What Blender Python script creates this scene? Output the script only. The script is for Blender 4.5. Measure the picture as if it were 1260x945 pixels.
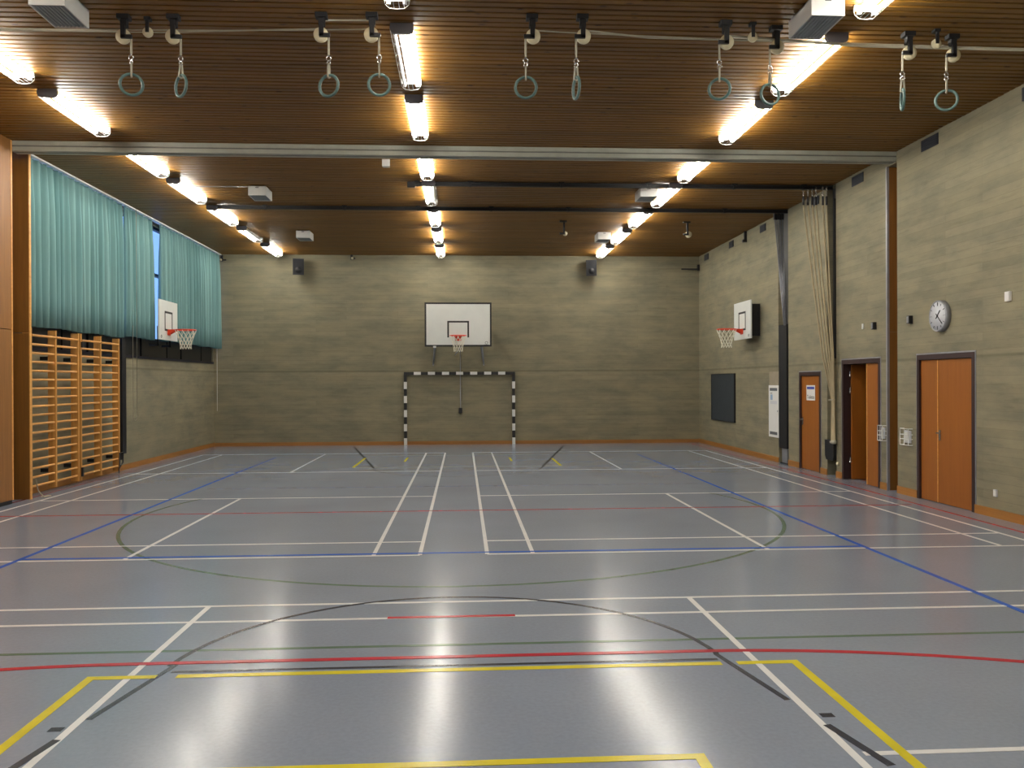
import bpy, math, random
from mathutils import Vector, Matrix
random.seed(7)
for o in list(bpy.data.objects): bpy.data.objects.remove(o)
scene = bpy.context.scene
COL = scene.collection
PI = math.pi

# ------------------------------------------------------------------ camera
F_PX, YAW, PIT, ROL, EYE = 1030.0, math.radians(3.3615), math.radians(-0.132), math.radians(0.2287), 1.778
fwd0 = Vector((math.sin(YAW), math.cos(YAW), 0)); right0 = Vector((math.cos(YAW), -math.sin(YAW), 0)); up0 = Vector((0, 0, 1))
fwd = fwd0*math.cos(PIT) + up0*math.sin(PIT); up1 = up0*math.cos(PIT) - fwd0*math.sin(PIT)
cr = right0*math.cos(ROL) - up1*math.sin(ROL); cu = right0*math.sin(ROL) + up1*math.cos(ROL)
cam = bpy.data.cameras.new('camera'); cam_o = bpy.data.objects.new('camera', cam); COL.objects.link(cam_o)
cam.sensor_fit = 'HORIZONTAL'; cam.sensor_width = 36.0; cam.lens = F_PX/1260*36.0
cam.clip_start = 0.05; cam.clip_end = 200
m = Matrix((cr, cu, -fwd)).transposed().to_4x4(); m.translation = Vector((0, 0, EYE)); cam_o.matrix_world = m
scene.camera = cam_o

def at(px, py, axis, val):
    """pixel of the photograph -> point on the plane axis = val (floor, wall, ceiling...)"""
    u = (px-630)/F_PX; v = (py-472.5)/F_PX
    d = fwd + cr*u - cu*v
    i = 'XYZ'.index(axis); o = Vector((0, 0, EYE)); t = (val-o[i])/d[i]
    return o + d*t

# ------------------------------------------------------------------ sky, exposure
w = bpy.data.worlds.new('sky'); scene.world = w; w.use_nodes = True
bg = w.node_tree.nodes['Background']; bg.inputs['Color'].default_value = (0.30, 0.52, 1.0, 1); bg.inputs['Strength'].default_value = 1.5
vs = scene.view_settings
vs.view_transform = 'Standard'; vs.look = 'None'; vs.gamma = 1.0; vs.use_curve_mapping = False; vs.exposure = 0.0
TUBE_STRENGTH = 88.0

# ------------------------------------------------------------------ dimensions
XL, XR, YB, YF, ZC = -6.98, 6.864, 23.99, -0.85, 5.40

# ------------------------------------------------------------------ materials
def lin(c):
    return tuple((x/12.92 if x <= 0.04045 else ((x+0.055)/1.055)**2.4) for x in c)
def rgb(r, g, b): return lin((r/255, g/255, b/255)) + (1.0,)
class N:
    def __init__(self, name):
        self.m = bpy.data.materials.new(name); self.m.use_nodes = True
        self.t = self.m.node_tree; self.b = self.t.nodes['Principled BSDF']
    def n(self, typ, **kw):
        x = self.t.nodes.new(typ)
        for k, v in kw.items():
            if k.startswith('i_'):
                key = k[2:]; key = int(key) if key.isdigit() else key.replace('_', ' ')
                x.inputs[key].default_value = v
            else: setattr(x, k, v)
        return x
    def l(self, a, b): self.t.links.new(a, b)
    def ramp(self, fac, stops):
        r = self.n('ShaderNodeValToRGB'); e = r.color_ramp.elements
        while len(e) < len(stops): e.new(0.5)
        for k, (p, c) in enumerate(stops): e[k].position = p; e[k].color = c
        self.l(fac, r.inputs['Fac']); return r.outputs['Color']
    def mix(self, fac, a, b, mode='MIX'):
        x = self.n('ShaderNodeMix', data_type='RGBA', blend_type=mode)
        for s, v in ((x.inputs[0], fac), (x.inputs[6], a), (x.inputs[7], b)):
            if hasattr(v, 'links'): self.l(v, s)
            else: s.default_value = v
        return x.outputs[2]
    def bump(self, h, strength, dist=0.01):
        x = self.n('ShaderNodeBump'); x.inputs['Strength'].default_value = strength; x.inputs['Distance'].default_value = dist
        self.l(h, x.inputs['Height']); self.l(x.outputs['Normal'], self.b.inputs['Normal'])
    def set(self, rough=0.5, metal=0.0, spec=0.5):
        self.b.inputs['Roughness'].default_value = rough; self.b.inputs['Metallic'].default_value = metal
        self.b.inputs['Specular IOR Level'].default_value = spec; return self

def plain(name, col, rough=0.5, metal=0.0, spec=0.5, var=0.08, scale=6.0):
    """paint, plastic, metal: one colour with slight mottling"""
    q = N(name).set(rough, metal, spec)
    pos = q.n('ShaderNodeNewGeometry').outputs['Position']
    no = q.n('ShaderNodeTexNoise', i_Scale=scale, i_Detail=3.0); q.l(pos, no.inputs['Vector'])
    a = tuple(max(0, c*(1-var)) for c in col[:3])+(1,); b = tuple(min(1, c*(1+var)) for c in col[:3])+(1,)
    q.l(q.ramp(no.outputs['Fac'], [(0.3, a), (0.7, b)]), q.b.inputs['Base Color'])
    return q.m

def wood(name, c0, c1, axis, rough=0.45, rnd=False, knots=False):
    """grain stretched along the axis; each board gets its own tone when rnd"""
    q = N(name).set(rough)
    pos = q.n('ShaderNodeNewGeometry').outputs['Position']
    mp = q.n('ShaderNodeMapping'); q.l(pos, mp.inputs['Vector'])
    s = [22.0, 22.0, 22.0]; s['XYZ'.index(axis)] = 1.2; mp.inputs['Scale'].default_value = s
    no = q.n('ShaderNodeTexNoise', i_Scale=1.0, i_Detail=4.0, i_Roughness=0.6); q.l(mp.outputs[0], no.inputs['Vector'])
    c = q.ramp(no.outputs['Fac'], [(0.25, c0), (0.75, c1)])
    if rnd:
        oi = q.n('ShaderNodeObjectInfo')
        mp2 = q.n('ShaderNodeMapping'); q.l(pos, mp2.inputs['Vector']); s2 = [9, 9, 9]; s2['XYZ'.index(axis)] = 0.22
        mp2.inputs['Scale'].default_value = s2
        n2 = q.n('ShaderNodeTexNoise', i_Scale=1.0, i_Detail=1.0); q.l(mp2.outputs[0], n2.inputs['Vector'])
        ad = q.n('ShaderNodeMath', operation='ADD'); q.l(oi.outputs['Random'], ad.inputs[0]); q.l(n2.outputs['Fac'], ad.inputs[1])
        v = q.ramp(ad.outputs[0], [(0.4, (0.84, 0.84, 0.84, 1)), (1.3, (1.08, 1.08, 1.08, 1))])
        c = q.mix(1.0, c, v, 'MULTIPLY')
    if knots:
        mp3 = q.n('ShaderNodeMapping'); q.l(pos, mp3.inputs['Vector']); s3 = [9, 9, 9]; s3['XYZ'.index(axis)] = 3.0
        mp3.inputs['Scale'].default_value = s3
        vo = q.n('ShaderNodeTexVoronoi', i_Scale=1.0); q.l(mp3.outputs[0], vo.inputs['Vector'])
        k = q.ramp(vo.outputs['Distance'], [(0.07, (0.35, 0.25, 0.2, 1)), (0.16, (1, 1, 1, 1))])
        c = q.mix(1.0, c, k, 'MULTIPLY')
    q.l(c, q.b.inputs['Base Color']); q.bump(no.outputs['Fac'], 0.08, 0.002)
    return q.m

def concrete(name):
    """board-marked concrete: rows of board imprints about 11 cm high, blotches and a pour joint at 2.1 m"""
    q = N(name).set(0.85, 0, 0.25)
    pos = q.n('ShaderNodeNewGeometry').outputs['Position']
    sp = q.n('ShaderNodeSeparateXYZ'); q.l(pos, sp.inputs[0])
    ad = q.n('ShaderNodeMath', operation='ADD'); q.l(sp.outputs[0], ad.inputs[0]); q.l(sp.outputs[1], ad.inputs[1])
    cb = q.n('ShaderNodeCombineXYZ'); q.l(ad.outputs[0], cb.inputs[0]); q.l(sp.outputs[2], cb.inputs[1])
    br = q.n('ShaderNodeTexBrick', offset=0.37, squash=1.0)
    q.l(cb.outputs[0], br.inputs['Vector'])
    for k, v in (('Scale', 1.0), ('Mortar Size', 0.004), ('Mortar Smooth', 0.6), ('Brick Width', 2.3), ('Row Height', 0.115), ('Bias', 0.0)): br.inputs[k].default_value = v
    br.inputs['Color1'].default_value = (0.93, 0.93, 0.92, 1); br.inputs['Color2'].default_value = (1.05, 1.05, 1.04, 1); br.inputs['Mortar'].default_value = (0.84, 0.83, 0.82, 1)
    mp = q.n('ShaderNodeMapping'); q.l(cb.outputs[0], mp.inputs['Vector']); mp.inputs['Scale'].default_value = (0.8, 2.2, 1)
    n1 = q.n('ShaderNodeTexNoise', i_Scale=1.3, i_Detail=6.0, i_Roughness=0.62); q.l(mp.outputs[0], n1.inputs['Vector'])
    base = q.ramp(n1.outputs['Fac'], [(0.25, rgb(112, 109, 94)), (0.5, rgb(133, 127, 106)), (0.75, rgb(147, 139, 113))])
    mp2 = q.n('ShaderNodeMapping'); q.l(cb.outputs[0], mp2.inputs['Vector']); mp2.inputs['Scale'].default_value = (1.2, 14, 1)
    n2 = q.n('ShaderNodeTexNoise', i_Scale=1.0, i_Detail=5.0, i_Roughness=0.7); q.l(mp2.outputs[0], n2.inputs['Vector'])
    st = q.ramp(n2.outputs['Fac'], [(0.22, (0.74, 0.74, 0.73, 1)), (0.45, (1, 1, 1, 1)), (0.8, (1.04, 1.04, 1.03, 1))])
    c = q.mix(1.0, base, br.outputs['Color'], 'MULTIPLY'); c = q.mix(1.0, c, st, 'MULTIPLY')
    # pour joint
    d = q.n('ShaderNodeMath', operation='SUBTRACT', i_1=2.10); q.l(sp.outputs[2], d.inputs[0])
    ab = q.n('ShaderNodeMath', operation='ABSOLUTE'); q.l(d.outputs[0], ab.inputs[0])
    j = q.ramp(ab.outputs[0], [(0.008, (0.72, 0.72, 0.7, 1)), (0.03, (1, 1, 1, 1))])
    c = q.mix(1.0, c, j, 'MULTIPLY')
    q.l(c, q.b.inputs['Base Color'])
    hm = q.n('ShaderNodeMath', operation='ADD'); q.l(n2.outputs['Fac'], hm.inputs[0]); q.l(br.outputs['Fac'], hm.inputs[1])
    q.bump(hm.outputs[0], 0.25, 0.004)
    return q.m

def floor_mat():
    q = N('sports_vinyl').set(0.22, 0, 0.5)
    pos = q.n('ShaderNodeNewGeometry').outputs['Position']
    n1 = q.n('ShaderNodeTexNoise', i_Scale=0.6, i_Detail=4.0); q.l(pos, n1.inputs['Vector'])
    c = q.ramp(n1.outputs['Fac'], [(0.3, rgb(130, 140, 157)), (0.7, rgb(139, 149, 166))])
    n2 = q.n('ShaderNodeTexNoise', i_Scale=38.0, i_Detail=2.0); q.l(pos, n2.inputs['Vector'])
    v = q.ramp(n2.outputs['Fac'], [(0.3, (0.95, 0.95, 0.95, 1)), (0.7, (1.04, 1.04, 1.04, 1))])
    q.l(q.mix(1.0, c, v, 'MULTIPLY'), q.b.inputs['Base Color'])
    n3 = q.n('ShaderNodeTexNoise', i_Scale=1.5, i_Detail=3.0); q.l(pos, n3.inputs['Vector'])
    r = q.n('ShaderNodeMapRange', i_3=0.165, i_4=0.215); q.l(n3.outputs['Fac'], r.inputs['Value']); q.l(r.outputs[0], q.b.inputs['Roughness'])
    q.bump(n2.outputs['Fac'], 0.02, 0.002)
    return q.m

def curtain_mat():
    q = N('curtain_cloth').set(0.85, 0, 0.2)
    pos = q.n('ShaderNodeNewGeometry').outputs['Position']
    mp = q.n('ShaderNodeMapping'); q.l(pos, mp.inputs['Vector']); mp.inputs['Scale'].default_value = (2, 6, 0.15)
    n1 = q.n('ShaderNodeTexNoise', i_Scale=1.0, i_Detail=2.0); q.l(mp.outputs[0], n1.inputs['Vector'])
    q.l(q.ramp(n1.outputs['Fac'], [(0.3, rgb(98, 136, 137)), (0.7, rgb(122, 157, 156))]), q.b.inputs['Base Color'])
    return q.m

def emit(name, col, s):
    q = N(name); q.b.inputs['Base Color'].default_value = (0.9, 0.9, 0.9, 1)
    q.b.inputs['Emission Color'].default_value = col; q.b.inputs['Emission Strength'].default_value = s
    return q.m

def glass_mat():
    q = N('window_glass')
    tr = q.n('ShaderNodeBsdfTransparent'); tr.inputs[0].default_value = (0.9, 0.95, 1, 1)
    gl = q.n('ShaderNodeBsdfGlossy'); gl.inputs['Roughness'].default_value = 0.03
    mx = q.n('ShaderNodeMixShader'); mx.inputs[0].default_value = 0.08
    q.l(tr.outputs[0], mx.inputs[1]); q.l(gl.outputs[0], mx.inputs[2])
    q.l(mx.outputs[0], q.t.nodes['Material Output'].inputs['Surface'])
    return q.m

M = dict(
    concrete=concrete('board_marked_concrete'), floor=floor_mat(), curtain=curtain_mat(), glass=glass_mat(),
    slat=wood('ceiling_slat_wood', rgb(98, 64, 14), rgb(126, 87, 20), 'X', 0.5, rnd=True, knots=True),
    ceil_back=plain('ceiling_backing', rgb(24, 15, 9), 0.9),
    base=wood('baseboard_wood', rgb(150, 98, 40), rgb(172, 118, 52), 'Y', 0.5),
    base_back=wood('baseboard_wood_cross', rgb(140, 92, 40), rgb(165, 112, 52), 'X', 0.5),
    bars=wood('wall_bar_wood', rgb(184, 128, 62), rgb(208, 152, 80), 'Z', 0.4),
    rung=wood('rung_wood', rgb(206, 146, 76), rgb(232, 176, 100), 'Y', 0.4),
    panel=wood('wood_panelling', rgb(130, 86, 40), rgb(150, 102, 50), 'Z', 0.5),
    post=wood('dark_panelling', rgb(112, 74, 26), rgb(130, 88, 34), 'Z', 0.5),
    door=wood('orange_door_veneer', rgb(144, 83, 22), rgb(157, 93, 27), 'Z', 0.45),
    door_frame=plain('dark_door_frame', rgb(50, 30, 30), 0.5),
    steel=plain('beam_paint', rgb(160, 162, 150), 0.5), groove=plain('beam_groove', rgb(110, 110, 104), 0.6),
    black=plain('black_metal', rgb(22, 22, 26), 0.5), pad=plain('black_padding', rgb(16, 18, 24), 0.55),
    darkblue=plain('dark_window_frame', rgb(18, 20, 36), 0.5), darkpanel=plain('dark_window_panel', rgb(12, 13, 18), 0.4),
    white=plain('white_paint', rgb(225, 225, 222), 0.45, var=0.03), board=plain('white_board', rgb(216, 219, 216), 0.4, var=0.02),
    grey=plain('grey_metal', rgb(150, 152, 158), 0.4, 0.4), darkgrey=plain('grille_grey', rgb(150, 156, 158), 0.6),
    lamp=plain('lamp_housing', rgb(100, 98, 104), 0.5, var=0.03),
    wire=plain('lamp_wire', rgb(205, 205, 205), 0.4, 0.2), tube=emit('lit_tube', (1.0, 0.965, 0.87, 1), TUBE_STRENGTH),
    tube_off=plain('unlit_tube', rgb(215, 215, 215), 0.3, var=0.02),
    orange=plain('orange_rim', rgb(226, 62, 24), 0.4), net=plain('net_cord', rgb(225, 222, 205), 0.8),
    ring=plain('green_ring', rgb(76, 102, 98), 0.45), rope=plain('pale_rope', rgb(170, 164, 146), 0.8),
    climb=plain('climbing_rope', rgb(168, 154, 124), 0.9), wheel=plain('cream_pulley', rgb(218, 208, 176), 0.45),
    chalk=plain('slate_board', rgb(44, 52, 60), 0.6), pole=plain('grey_pole', rgb(130, 132, 140), 0.35, 0.6),
    paper=plain('white_paper', rgb(226, 226, 224), 0.7, var=0.02), ink=plain('grey_print', rgb(96, 98, 104), 0.7),
    blueink=plain('blue_print', rgb(58, 76, 170), 0.7), paleblue=plain('pale_blue_print', rgb(150, 176, 205), 0.7),
    inkblack=plain('black_print', rgb(30, 30, 32), 0.6), chrome=plain('chrome', rgb(205, 205, 205), 0.25, 0.9),
    speaker=plain('speaker_cabinet', rgb(30, 32, 38), 0.5), clock=plain('clock_face', rgb(206, 208, 214), 0.35, var=0.02),
    vent=plain('vent_grille', rgb(34, 38, 48), 0.6), corridor=plain('corridor_floor', rgb(110, 60, 36), 0.6),
    corrwall=plain('corridor_wall', rgb(150, 140, 120), 0.8),
    lw=plain('white_line', rgb(226, 228, 230), 0.25, var=0.04), lb=plain('blue_line', rgb(40, 92, 190), 0.25), lr=plain('red_line', rgb(176, 38, 54), 0.25),
    ly=plain('yellow_line', rgb(214, 200, 40), 0.25), lg=plain('green_line', rgb(88, 112, 94), 0.25), lk=plain('navy_line', rgb(40, 46, 62), 0.25),
    lmaroon=plain('maroon_line', rgb(128, 60, 84), 0.25), lbp=plain('worn_blue_line', rgb(96, 112, 150), 0.25), lyw=plain('worn_yellow_line', rgb(170, 172, 150), 0.25),
    lkp=plain('worn_navy_line', rgb(104, 108, 120), 0.25),
)

# ------------------------------------------------------------------ mesh helpers
class MB:
    def __init__(self): self.v = []; self.f = []; self.sm = []
    def _add(self, vs, fs, smooth=False):
        o = len(self.v); self.v += [tuple(p) for p in vs]; self.f += [tuple(i+o for i in f) for f in fs]; self.sm += [smooth]*len(fs); return self
    def box(self, x0, x1, y0, y1, z0, z1):
        return self._add([(x0, y0, z0), (x1, y0, z0), (x1, y1, z0), (x0, y1, z0), (x0, y0, z1), (x1, y0, z1), (x1, y1, z1), (x0, y1, z1)],
                         [(0, 3, 2, 1), (4, 5, 6, 7), (0, 1, 5, 4), (1, 2, 6, 5), (2, 3, 7, 6), (3, 0, 4, 7)])
    def bar(self, p, q, wdt, h):
        """square bar from p to q"""
        p, q = Vector(p), Vector(q); d = (q-p).normalized(); a = Vector((0, 0, 1)) if abs(d.z) < 0.9 else Vector((1, 0, 0))
        s = d.cross(a).normalized(); u = s.cross(d).normalized()
        vs = [r + s*(i*wdt/2) + u*(j*h/2) for r in (p, q) for i, j in ((-1, -1), (1, -1), (1, 1), (-1, 1))]
        return self._add(vs, [(0, 1, 2, 3), (7, 6, 5, 4), (0, 4, 5, 1), (1, 5, 6, 2), (2, 6, 7, 3), (3, 7, 4, 0)])
    def tube(self, pts, r, n=8, closed=False, caps=True):
        pts = [Vector(p) for p in pts]; k = len(pts); vs = []; ref = None
        for i in range(k):
            if closed: d = pts[(i+1) % k]-pts[i-1]
            else: d = pts[min(i+1, k-1)]-pts[max(i-1, 0)]
            d.normalize()
            if ref is None: ref = Vector((0, 0, 1)) if abs(d.z) < 0.9 else Vector((1, 0, 0))
            s = d.cross(ref).normalized(); u = s.cross(d).normalized(); ref = u
            rr = r[i] if isinstance(r, (list, tuple)) else r
            vs += [pts[i] + s*(rr*math.cos(2*PI*j/n)) + u*(rr*math.sin(2*PI*j/n)) for j in range(n)]
        fs = []
        for i in range(k if closed else k-1):
            a, b = i*n, ((i+1) % k)*n
            fs += [(a+j, b+j, b+(j+1) % n, a+(j+1) % n) for j in range(n)]
        self._add(vs, fs, n > 4)
        if caps and not closed:
            o = len(self.v)-len(vs)
            self.f += [tuple(o+n-1-j for j in range(n)), tuple(o+(k-1)*n+j for j in range(n))][::1]; self.sm += [False, False]
        return self
    def ring(self, c, R, r, ax=(0, 0, 1), n=24, k=8):
        c = Vector(c); ax = Vector(ax).normalized(); a = ax.orthogonal().normalized(); b = ax.cross(a)
        vs = []; fs = []
        for i in range(n):
            e = a*math.cos(2*PI*i/n) + b*math.sin(2*PI*i/n)
            vs += [c + e*(R + r*math.cos(2*PI*j/k)) + ax*(r*math.sin(2*PI*j/k)) for j in range(k)]
        for i in range(n):
            p, q = i*k, ((i+1) % n)*k
            fs += [(p+j, q+j, q+(j+1) % k, p+(j+1) % k) for j in range(k)]
        return self._add(vs, fs, True)
    def prism(self, poly, ax, d0, d1):
        """polygon of 2-D points extruded along ax; the two other axes in cyclic order"""
        i = 'XYZ'.index(ax); n = len(poly); vs = []
        for d in (d0, d1):
            for a, b in poly:
                p = [0, 0, 0]; p[i] = d; p[(i+1) % 3] = a; p[(i+2) % 3] = b; vs.append(p)
        return self._add(vs, [tuple(range(n-1, -1, -1)), tuple(range(n, 2*n))] + [(j, (j+1) % n, n+(j+1) % n, n+j) for j in range(n)])
    def lathe(self, prof, c, ax='Z', n=20):
        """profile of (radius, offset along ax)"""
        i = 'XYZ'.index(ax); vs = []; fs = []; k = len(prof)
        for r, h in prof:
            for j in range(n):
                p = [0, 0, 0]; p[i] = h; p[(i+1) % 3] = r*math.cos(2*PI*j/n); p[(i+2) % 3] = r*math.sin(2*PI*j/n)
                vs.append([p[t]+c[t] for t in range(3)])
        for q in range(k-1): fs += [(q*n+j, q*n+(j+1) % n, (q+1)*n+(j+1) % n, (q+1)*n+j) for j in range(n)]
        fs += [tuple(range(n-1, -1, -1)), tuple((k-1)*n+j for j in range(n))]
        return self._add(vs, fs, True)
    def mesh(self, name):
        me = bpy.data.meshes.new(name); me.from_pydata(self.v, [], self.f); me.update()
        me.polygons.foreach_set('use_smooth', self.sm); return me
    def build(self, name, mat, parent=None, label=None):
        me = self.mesh(name); me.materials.append(M[mat])
        o = bpy.data.objects.new(name, me); COL.objects.link(o)
        if parent: o.parent = parent
        if label: o['label'] = label
        return o
def tag(o, label, cat, group=None, kind=None):
    o['label'] = label; o['category'] = cat
    if group: o['group'] = group
    if kind: o['kind'] = kind
    return o
def empty(name, loc, label=None, cat=None, group=None, kind=None):
    o = bpy.data.objects.new(name, None); COL.objects.link(o); o.location = loc; o.empty_display_size = 0.1
    if label: tag(o, label, cat, group, kind)
    return o
def copy_tree(o, parent=None):
    c = o.copy(); COL.objects.link(c)
    if parent: c.parent = parent
    for ch in list(o.children): copy_tree(ch, c)
    return c
def text_part(body, size, mat, parent, mw):
    cu_ = bpy.data.curves.new('lettering', 'FONT'); cu_.body = body; cu_.size = size; cu_.align_x = 'CENTER'; cu_.align_y = 'CENTER'; cu_.extrude = 0.0008
    t = bpy.data.objects.new('lettering', cu_); COL.objects.link(t)
    me = bpy.data.meshes.new_from_object(t.evaluated_get(bpy.context.evaluated_depsgraph_get()))
    bpy.data.objects.remove(t); me.materials.clear(); me.materials.append(M[mat])
    o = bpy.data.objects.new('lettering', me); COL.objects.link(o); o.parent = parent; o.matrix_local = mw
    return o

def wall_mesh(axis, a, b, u0, u1, z0, z1, holes, mb=None):
    """wall slab between a and b on its axis, spanning u0..u1 and z0..z1, with rectangular openings (u0,u1,z0,z1)"""
    mb = mb or MB()
    us = sorted({u0, u1} | {min(max(h[i], u0), u1) for h in holes for i in (0, 1)}); zs = sorted({z0, z1} | {min(max(h[i], z0), z1) for h in holes for i in (2, 3)})
    solid = lambda i, j: 0 <= i < len(us)-1 and 0 <= j < len(zs)-1 and not any(h[0] < (us[i]+us[i+1])/2 < h[1] and h[2] < (zs[j]+zs[j+1])/2 < h[3] for h in holes)
    P = (lambda d, u, z: (d, u, z)) if axis == 'X' else (lambda d, u, z: (u, d, z))
    for i in range(len(us)-1):
        for j in range(len(zs)-1):
            if not solid(i, j): continue
            A, B, C, D = us[i], us[i+1], zs[j], zs[j+1]
            for d in (a, b): mb._add([P(d, A, C), P(d, B, C), P(d, B, D), P(d, A, D)], [(0, 1, 2, 3)])
            if not solid(i-1, j): mb._add([P(a, A, C), P(b, A, C), P(b, A, D), P(a, A, D)], [(0, 1, 2, 3)])
            if not solid(i+1, j): mb._add([P(a, B, C), P(b, B, C), P(b, B, D), P(a, B, D)], [(0, 1, 2, 3)])
            if not solid(i, j-1): mb._add([P(a, A, C), P(b, A, C), P(b, B, C), P(a, B, C)], [(0, 1, 2, 3)])
            if not solid(i, j+1): mb._add([P(a, A, D), P(b, A, D), P(b, B, D), P(a, B, D)], [(0, 1, 2, 3)])
    return mb

# ================================================================== THE SETTING
flo = MB().box(XL-0.12, XR+0.25, YF, YB, -0.15, 0).build('floor', 'floor')
tag(flo, 'blue grey sports vinyl floor covered with coloured court lines', 'floor', kind='structure')

# right wall: slots for rope frames, partition recess, three door openings
D1, D2, D3 = (15.70, 16.72, 0, 1.955), (13.40, 14.79, 0, 2.15), (10.85, 12.28, 0, 2.16)
SL1, SL2, REC = (15.03, 15.42, 0, 5.4), (17.30, 17.85, 0, 5.4), (12.86, 13.19, 0, 5.23)
mb = wall_mesh('X', XR, XR+0.2, YF, YB+0.2, 0, ZC+0.12, [D1, D2, D3, SL1, SL2, REC])
wall_mesh('X', XR+0.2, XR+0.28, YF, YB+0.2, 0, ZC+0.12, [D2], mb)
wr = mb.build('wall_right', 'concrete'); tag(wr, 'pale board-marked concrete wall with three orange doors', 'wall', kind='structure')
wb = MB().box(XL-0.3, XR, YB, YB+0.2, 0, ZC+0.12).build('wall_back', 'concrete')
tag(wb, 'board-marked grey concrete end wall behind the handball goal', 'wall', kind='structure')
WZ0, WY0, WY1 = 2.34, 13.45, 23.86
mb = wall_mesh('X', XL-0.22, XL, 13.3, YB, 0, ZC+0.12, [(WY0, WY1, WZ0, 5.36)])
wl = mb.build('wall_left', 'concrete'); tag(wl, 'concrete side wall below the curtained window band', 'wall', kind='structure')
wf = MB().box(XL-0.3, XR+0.2, YF-0.2, YF, 0, ZC+0.12).build('wall_front', 'concrete')
tag(wf, 'concrete end wall opposite the handball goal', 'wall', kind='structure')

# corridor behind the open door
cor = MB(); x0, x1 = XR+0.28, XR+2.3
cor.box(x0, x1, 12.9, 13.0, 0, 2.6).box(x0, x1, 16.2, 16.3, 0, 2.6).box(x1, x1+0.1, 12.9, 16.3, 0, 2.6).box(x0, x1, 12.9, 16.3, 2.5, 2.6)
c = cor.build('wall_corridor', 'corrwall'); tag(c, 'dim corridor walls seen through the open orange door', 'corridor', kind='structure')
cf = MB().box(XR+0.25, x1, 12.9, 16.3, -0.1, 0.0).build('floor_corridor', 'corridor'); tag(cf, 'reddish brown corridor floor behind the open door', 'floor', kind='structure')

# ceiling: dark backing with narrow boards
ce = MB().box(XL-0.3, XR+0.2, YF, YB, ZC+0.03, ZC+0.15).build('ceiling', 'ceil_back')
tag(ce, 'brown slatted timber ceiling with narrow boards across the hall', 'ceiling', kind='structure')
PITCH = 0.112
sl_me = MB().prism([(0.0, 0.03), (0.0, 0.005), (0.006, 0.0), (0.082, 0.0), (0.088, 0.005), (0.088, 0.03)], 'X', XL-0.2, XR+0.1).mesh('slat'); sl_me.materials.append(M['slat'])
k = 0; y = YF
while y < YB-0.05:
    o = bpy.data.objects.new('slat', sl_me); COL.objects.link(o); o.parent = ce; o.location = (0, y, ZC + random.uniform(-0.0015, 0.0015))
    y += PITCH

# partition beam
tb = empty('trim_1', (0, 12.87, 5.25), 'light grey steel partition track beam spanning the timber ceiling', 'beam', kind='structure')
MB().box(-6.70, XR, 0.0, 0.20, 0.0, 0.062).build('lower_flange', 'steel', tb)
MB().box(-6.70, XR, 0.012, 0.20, 0.062, 0.085).build('groove', 'groove', tb)
MB().box(-6.70, XR, 0.0, 0.20, 0.085, 0.155).build('upper_flange', 'steel', tb)
MB().box(-6.70, XR, 0.085, 0.115, -0.004, 0.0).build('track_slot', 'groove', tb)

# recess in the right wall that takes the partition
t2 = empty('trim_2', (XR, 13.19, 0), 'brown timber partition recess in the right wall under the beam end', 'trim', kind='structure')
MB().box(0.0, 0.20, -0.02, 0, 0, 2.56).build('panel', 'post', t2); MB().box(0.0, 0.20, -0.02, 0, 2.565, 5.23).build('panel', 'post', t2)
MB().box(0.185, 0.20, -0.33, -0.02, 0, 5.23).build('back_panel', 'panel', t2)
MB().box(-0.008, 0.03, -0.028, 0.012, 0, 5.235).build('edge_strip', 'grey', t2)
# timber panelled side of the near left wall, with its own recess
t3 = empty('trim_3', (-6.68, 12.85, 0), 'light brown timber panelling at the partition recess on the window side', 'panelling', kind='structure')
MB().box(-0.35, 0.0, YF-12.85, 0, 0.06, 2.58).build('panel', 'panel', t3); MB().box(-0.35, 0.0, YF-12.85, 0, 2.59, ZC+0.02).build('panel', 'panel', t3)
MB().box(-0.35, -0.01, YF-12.85, -0.002, 0, 0.06).build('plinth', 'black', t3)
MB().box(-0.03, 0.006, -0.02, 0.012, 0.06, ZC).build('edge_strip', 'rung', t3)
MB().box(-0.006, 0.008, -0.50, -0.46, 0.02, 2.5).build('door_trim', 'rung', t3)
t4 = empty('trim_4', (-6.655, 13.30, 0), 'dark brown timber post beside the teal curtain', 'post', kind='structure')
MB().box(-0.322, 0.0, 0, 0.04, 0, 2.56).build('panel', 'post', t4); MB().box(-0.322, 0.0, 0, 0.04, 2.57, 5.38).build('panel', 'post', t4)
MB().box(-0.34, -0.30, -0.45, 0, 0, 5.25).build('back_panel', 'panel', t4)
MB().box(-0.006, 0.008, -0.008, 0.045, 0, 5.38).build('edge_strip', 'rung', t4)

# baseboards
def segs(y0, y1, cuts):
    out = []; a = y0
    for c0, c1 in sorted(cuts): out.append((a, c0)); a = c1
    out.append((a, y1)); return out
rb = empty('baseboard_right', (XR, 0, 0), 'orange timber baseboard along the wall with the doors', 'baseboard', kind='structure')
for a, b in segs(YF, YB, [D1[:2], D2[:2], D3[:2], SL1[:2], SL2[:2], REC[:2]]): MB().box(-0.016, 0, a, b, 0, 0.115).build('board', 'base', rb)
o = MB().box(XL, XR-0.016, YB-0.016, YB, 0, 0.10).build('baseboard_back', 'base_back'); tag(o, 'brown timber baseboard along the end wall', 'baseboard', kind='structure')
o = MB().box(XL, XL+0.016, 13.44, YB-0.016, 0, 0.11).build('baseboard_left', 'base'); tag(o, 'brown timber baseboard under the wall bars side', 'baseboard', kind='structure')

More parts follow.
